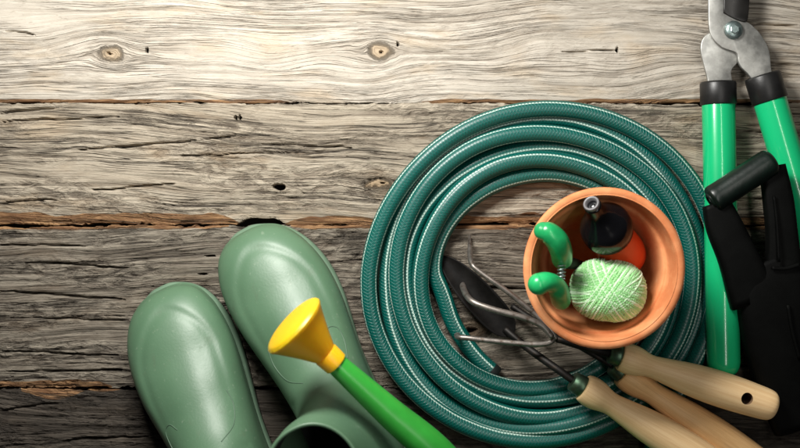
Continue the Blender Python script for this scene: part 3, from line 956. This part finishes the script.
def build_trowel():
    s = P(583, 387, .054); e = P(722, 470, .042)
    root = empty('hand_trowel', P(530, 345, 0), 'dark-bladed hand trowel whose pale handle lies lowest in the photo, left of the other two', 'hand trowel')
    d = (e - s).normalized()
    wooden_handle(root, s, d, (e - s).length, M['beech'], 1.05)
    lathe('ferrule', [(-.0125, .0070), (-.0120, .0092), (-.002, .0106), (.002, .0106)], s, d, M['ferrule'], root, seg=32)
    path = catmull([tuple(s - d * .005), tuple(P(560, 371, .050)), tuple(P(540, 357, .040)), tuple(P(520, 342, .028)), tuple(P(505, 329, .018))], 8)
    tube('shank', [tuple(p) for p in path], .0038, M['iron'], root, seg=14)
    # dished blade
    A = P(512, 334, .018); B = P(441, 256, .004)
    ax_ = (B - A); L = ax_.length; ax_.normalize(); sd = Vector((0, 0, 1)).cross(ax_).normalized()
    prof = [(0, 4), (.06, 10), (.14, 13.5), (.28, 15.5), (.5, 15.5), (.7, 13.5), (.86, 9.5), (.95, 5), (1.0, .8)]
    V = []; F = []; nc = 12
    PR = catmull(prof, 4)
    for layer in (0, 1):
        for t, hw in PR:
            for k in range(nc + 1):
                u = k / nc * 2 - 1
                p = A + ax_ * (L * float(t)) + sd * (u * float(hw) / 1000)
                p = p + Vector((0, 0, .0075 * u * u * min(1, float(hw) / 18) - .0012 * layer))
                V.append(p)
    m_ = len(PR)
    for layer in (0, 1):
        o_ = layer * m_ * (nc + 1)
        for i in range(m_ - 1):
            for k in range(nc): F.append((o_ + i * (nc + 1) + k, o_ + i * (nc + 1) + k + 1, o_ + (i + 1) * (nc + 1) + k + 1, o_ + (i + 1) * (nc + 1) + k))
    o2 = m_ * (nc + 1)
    for i in range(m_ - 1):
        for k in (0, nc): F.append((i * (nc + 1) + k, (i + 1) * (nc + 1) + k, o2 + (i + 1) * (nc + 1) + k, o2 + i * (nc + 1) + k))
    fix_normals(mesh_obj('blade', V, F, M['trowel'], root))
    return root
build_trowel()

def build_third():
    s = P(622, 372, .041); e = P(775, 476, .019)
    root = empty('garden_hand_tool', P(640, 385, 0), 'hand tool with a tan wooden handle, lying under the one with the hole', 'hand tool')
    d = (e - s).normalized()
    wooden_handle(root, s, d, (e - s).length, M['beech_tan'], 1.05)
    lathe('ferrule', [(-.012, .0078), (-.0115, .0092), (-.002, .0104), (.002, .0104)], s, d, M['ferrule'], root, seg=32)
    path = catmull([tuple(s - d * .01), tuple(P(590, 352, .041)), tuple(P(560, 335, .036)), tuple(P(530, 318, .020)), tuple(P(512, 306, .012))], 6)
    tube('shank', [tuple(p) for p in path], .0032, M['iron'], root, seg=12)
    return root
build_third()

# ------------------------------------------------------------------ watering can: spout with yellow rose
def build_can():
    face = P(289, 321, .192); base = P(440, 458, .150)
    d = (face - base).normalized()       # towards the rose
    c0 = Vector((.165, -.385, 0))
    root = empty('watering_can', c0, 'bright green watering can whose spout with a yellow rose reaches over the boots', 'watering can')
    Lt = (face - base).length
    # spout from the can body (outside the frame) to the rose
    j = face - d * .0555
    start = Vector((c0.x - .045, c0.y + .045, .075))
    path = catmull([tuple(start), tuple(start.lerp(base, .5) + Vector((-.002, .002, .008))), tuple(base), tuple(base.lerp(j, .5)), tuple(j + d * .006)], 10)
    n = len(path)
    # radius from 9.4 mm at the rose to 25 mm at the can
    dist = [0]
    for i in range(n - 1, 0, -1): dist.append(dist[-1] + float(np.linalg.norm(path[i] - path[i - 1])))
    dist = dist[::-1]
    rad = [.0092 + .0092 * min(1.0, q / .17) + .012 * max(0, (q - .17) / .15) for q in dist]
    tube('spout', [tuple(p) for p in path], rad, M['spout'], root, seg=40)
    tube('mould_line', [tuple(Vector(p) + Vector((-.35, .25, .9)).normalized() * (q - .0002)) for p, q in zip(path[8:-2], rad[8:-2])], .0005, M['spout'], root, seg=8)
    # rose: collar, funnel, domed face with holes
    rose = lathe('rose', [(.0, .0102), (.0005, .0112), (.0125, .0118), (.0140, .0112), (.017, .0128), (.026, .0172), (.038, .0238), (.047, .0290), (.0490, .0308), (.0510, .0312), (.0520, .0305)], face - d * .0565, d, M['yellow'], root, seg=20)
    sharp(rose, 40)
    fpr = [(.0520 - .0565 + .0, .0306), (.0015 - .0045 + .001, .0290)]
    dome = [(-.0048, .0303)] + [(-.0045 + .0055 * math.cos(a), .0300 * math.sin(a)) for a in [PI / 2 * (1 - k / 8) for k in range(0, 8)]] + [(.0010, .0004)]
    fc = lathe('rose_face', dome, face, d, M['yellow'], root, seg=48)
    # can body out of frame
    lathe('body', [(0, .060), (.001, .072), (.004, .075), (.12, .068), (.124, .069), (.126, .067), (.125, .060), (.122, .030)], c0 + Vector((0, 0, .0)), (0, 0, 1), M['spout'], root, seg=64)
    hp = catmull([(c0.x + .03, c0.y - .03, .12), (c0.x + .05, c0.y - .05, .17), (c0.x + .09, c0.y - .09, .15), (c0.x + .095, c0.y - .095, .08), (c0.x + .05, c0.y - .05, .03)], 8)
    tube('handle', [tuple(p) for p in hp], .008, M['spout'], root, seg=16)
    return root
build_can()

# ------------------------------------------------------------------ loppers
def build_loppers():
    piv = P(732, 31, .020)
    root = empty('loppers', (piv.x, piv.y, 0), 'long-handled loppers with green tube handles and bright steel jaws, top right', 'loppers')
    zz = .020
    def Q(pts, z):
        pp = catmull([tuple(P(x, y, z))[:2] for x, y in pts + [pts[0]]], 4)[:-1]
        return [tuple(p) for p in pp]
    plate('lower_jaw', Q([(708, 96), (707, 80), (703, 64), (700, 49), (703, 38), (712, 31), (724, 22), (736, 24), (746, 34), (744, 46), (738, 56), (737, 63), (731, 71), (732, 82), (732, 96)], .017), .0150, .0195, M['plate'], root)
    plate('upper_jaw', Q([(762, 92), (752, 80), (747, 74), (741, 68), (738, 62), (737, 55), (733, 52), (722, 48), (713, 40), (709, 30), (708, 10), (709, -30), (716, -70), (727, -95), (733, -80), (728, -30), (724, 6), (728, 16), (742, 20), (752, 26), (762, 37), (769, 52), (771, 70), (776, 88)], .0225), .0202, .0245, M['plate'], root)
    plate('blade', Q([(722, 14), (723, -10), (728, -50), (738, -95), (752, -100), (756, -60), (749, -10), (747, 16), (744, 23), (733, 20)], .02), .0120, .0262, M['blade'], root, bevel=.001)
    lathe('pivot_bolt', [(0, .0088), (.0012, .0092), (.0030, .0088), (.0046, .0070), (.0052, .0040), (.0052, .001)], (piv.x, piv.y, .0246), (0, 0, 1), M['bolt'], root, seg=32)
    lathe('pivot_nut', [(0, .0046), (.0022, .0046), (.0026, .0038)], (piv.x, piv.y, .0296), (0, 0, 1), M['bolt'], root, seg=6, smooth=False)
    r = .0168
    # left arm
    a, b = P(718, 82, .0205), P(718.5, 105, .0205)
    dl = (b - a).normalized()
    tube('collar', [tuple(a), tuple(a + dl * .002), tuple(b - dl * .001), tuple(b)], [.0168, .0178, .0178, .0170], M['black_collar'], root, seg=36)
    e = P(723.5, 362, .034)
    tube('handle_tube', [tuple(b), tuple(b.lerp(e, .5)), tuple(e)], [.0163, .0162, .0162], M['tube'], root, seg=40, round_caps=True)
    # right arm
    a, b = P(762, 75, .0205), P(770, 101, .0205)
    dl = (b - a).normalized()
    tube('collar', [tuple(a), tuple(a + dl * .002), tuple(b - dl * .001), tuple(b)], [.0168, .0178, .0178, .0170], M['black_collar'], root, seg=36)
    e = P(850, 372, .0205)
    tube('handle_tube', [tuple(b), tuple(b.lerp(e, .5)), tuple(e)], [.0163, .0162, .0162], M['tube'], root, seg=40, round_caps=True)
    return root
build_loppers()

# ------------------------------------------------------------------ black D-handled tool
def build_dhandle():
    g0 = P(712, 200, .062); g1 = P(770, 162, .062)
    root = empty('spade_handle', P(755, 290, 0), 'black D-shaped spade handle lying across the green lopper handles', 'spade handle')
    d = (g1 - g0).normalized()
    L = (g1 - g0).length
    prof = catmull([(-.001, .0050), (-.001, .0100), (.0, .0122), (.003, .0134), (.012, .0132), (L * .5, .0134), (L - .006, .0136), (L + .001, .0124), (L + .004, .008), (L + .0045, .001)], 5)
    lathe('grip', [(float(x), float(y)) for x, y in prof], g0, d, M['grip'], root, seg=40)
    lathe('end_cap', [(-.0026, .0052), (-.0030, .0070), (-.0022, .0082), (.001, .0086)], g0, d, M['grip'], root, seg=28, close=False)
    lathe('end_screw', [(-.0018, .0001), (-.0018, .0028), (.0, .0034)], g0, d, M['grey_ring'], root, seg=16, close=False)
    def arm(name, pts, wd, th):
        """flat-sided moulded arm along pts with widths wd (m)"""
        path = catmull([tuple(P(*p)) + (w_, t_) for p, w_, t_ in zip(pts, wd, th)], 6)
        V = []; F = []; n = len(path); seg = 24
        for i, p in enumerate(path):
            a_ = path[max(i - 1, 0)][:3]; b_ = path[min(i + 1, n - 1)][:3]
            t = Vector(b_ - a_).normalized(); s = t.cross(Vector((0, 0, 1))).normalized(); u = s.cross(t)
            for k in range(seg):
                an = 2 * PI * k / seg
                ca, sa = math.cos(an), math.sin(an)
                V.append(Vector(p[:3]) + s * (p[3] / 2 * math.copysign(abs(ca) ** .45, ca)) + u * (p[4] / 2 * math.copysign(abs(sa) ** .45, sa)))
        for i in range(n - 1):
            for k in range(seg): F.append((i * seg + k, i * seg + (k + 1) % seg, (i + 1) * seg + (k + 1) % seg, (i + 1) * seg + k))
        F.append(tuple(range(seg))); F.append(tuple((n - 1) * seg + k for k in range(seg)))
        return fix_normals(mesh_obj(name, V, F, M['black_plastic'], root))
    arm('arm', [(716, 203, .0575), (724, 226, .0575), (738, 258, .056), (754, 300, .050)], [.026, .034, .038, .048], [.018, .018, .018, .018])
    arm('arm', [(772, 166, .056), (778, 200, .056), (782, 240, .053), (784, 290, .048)], [.024, .028, .030, .040], [.018, .018, .018, .018])
    arm('socket', [(762, 262, .050), (772, 285, .048), (782, 330, .040), (794, 380, .030), (806, 424, .022)], [.056, .072, .080, .076, .066], [.020, .026, .028, .026, .022])
    # recessed panel ribs
    arm('rib', [(774, 196, .0670), (777, 225, .0665), (779, 262, .0650)], [.0022] * 3, [.003] * 3)
    arm('rib', [(772, 268, .0640), (786, 268, .0640), (800, 264, .0640)], [.003] * 3, [.003] * 3)
    arm('rib', [(788, 305, .0600), (792, 330, .0560), (800, 360, .050)], [.003] * 3, [.003] * 3)
    return root
build_dhandle()
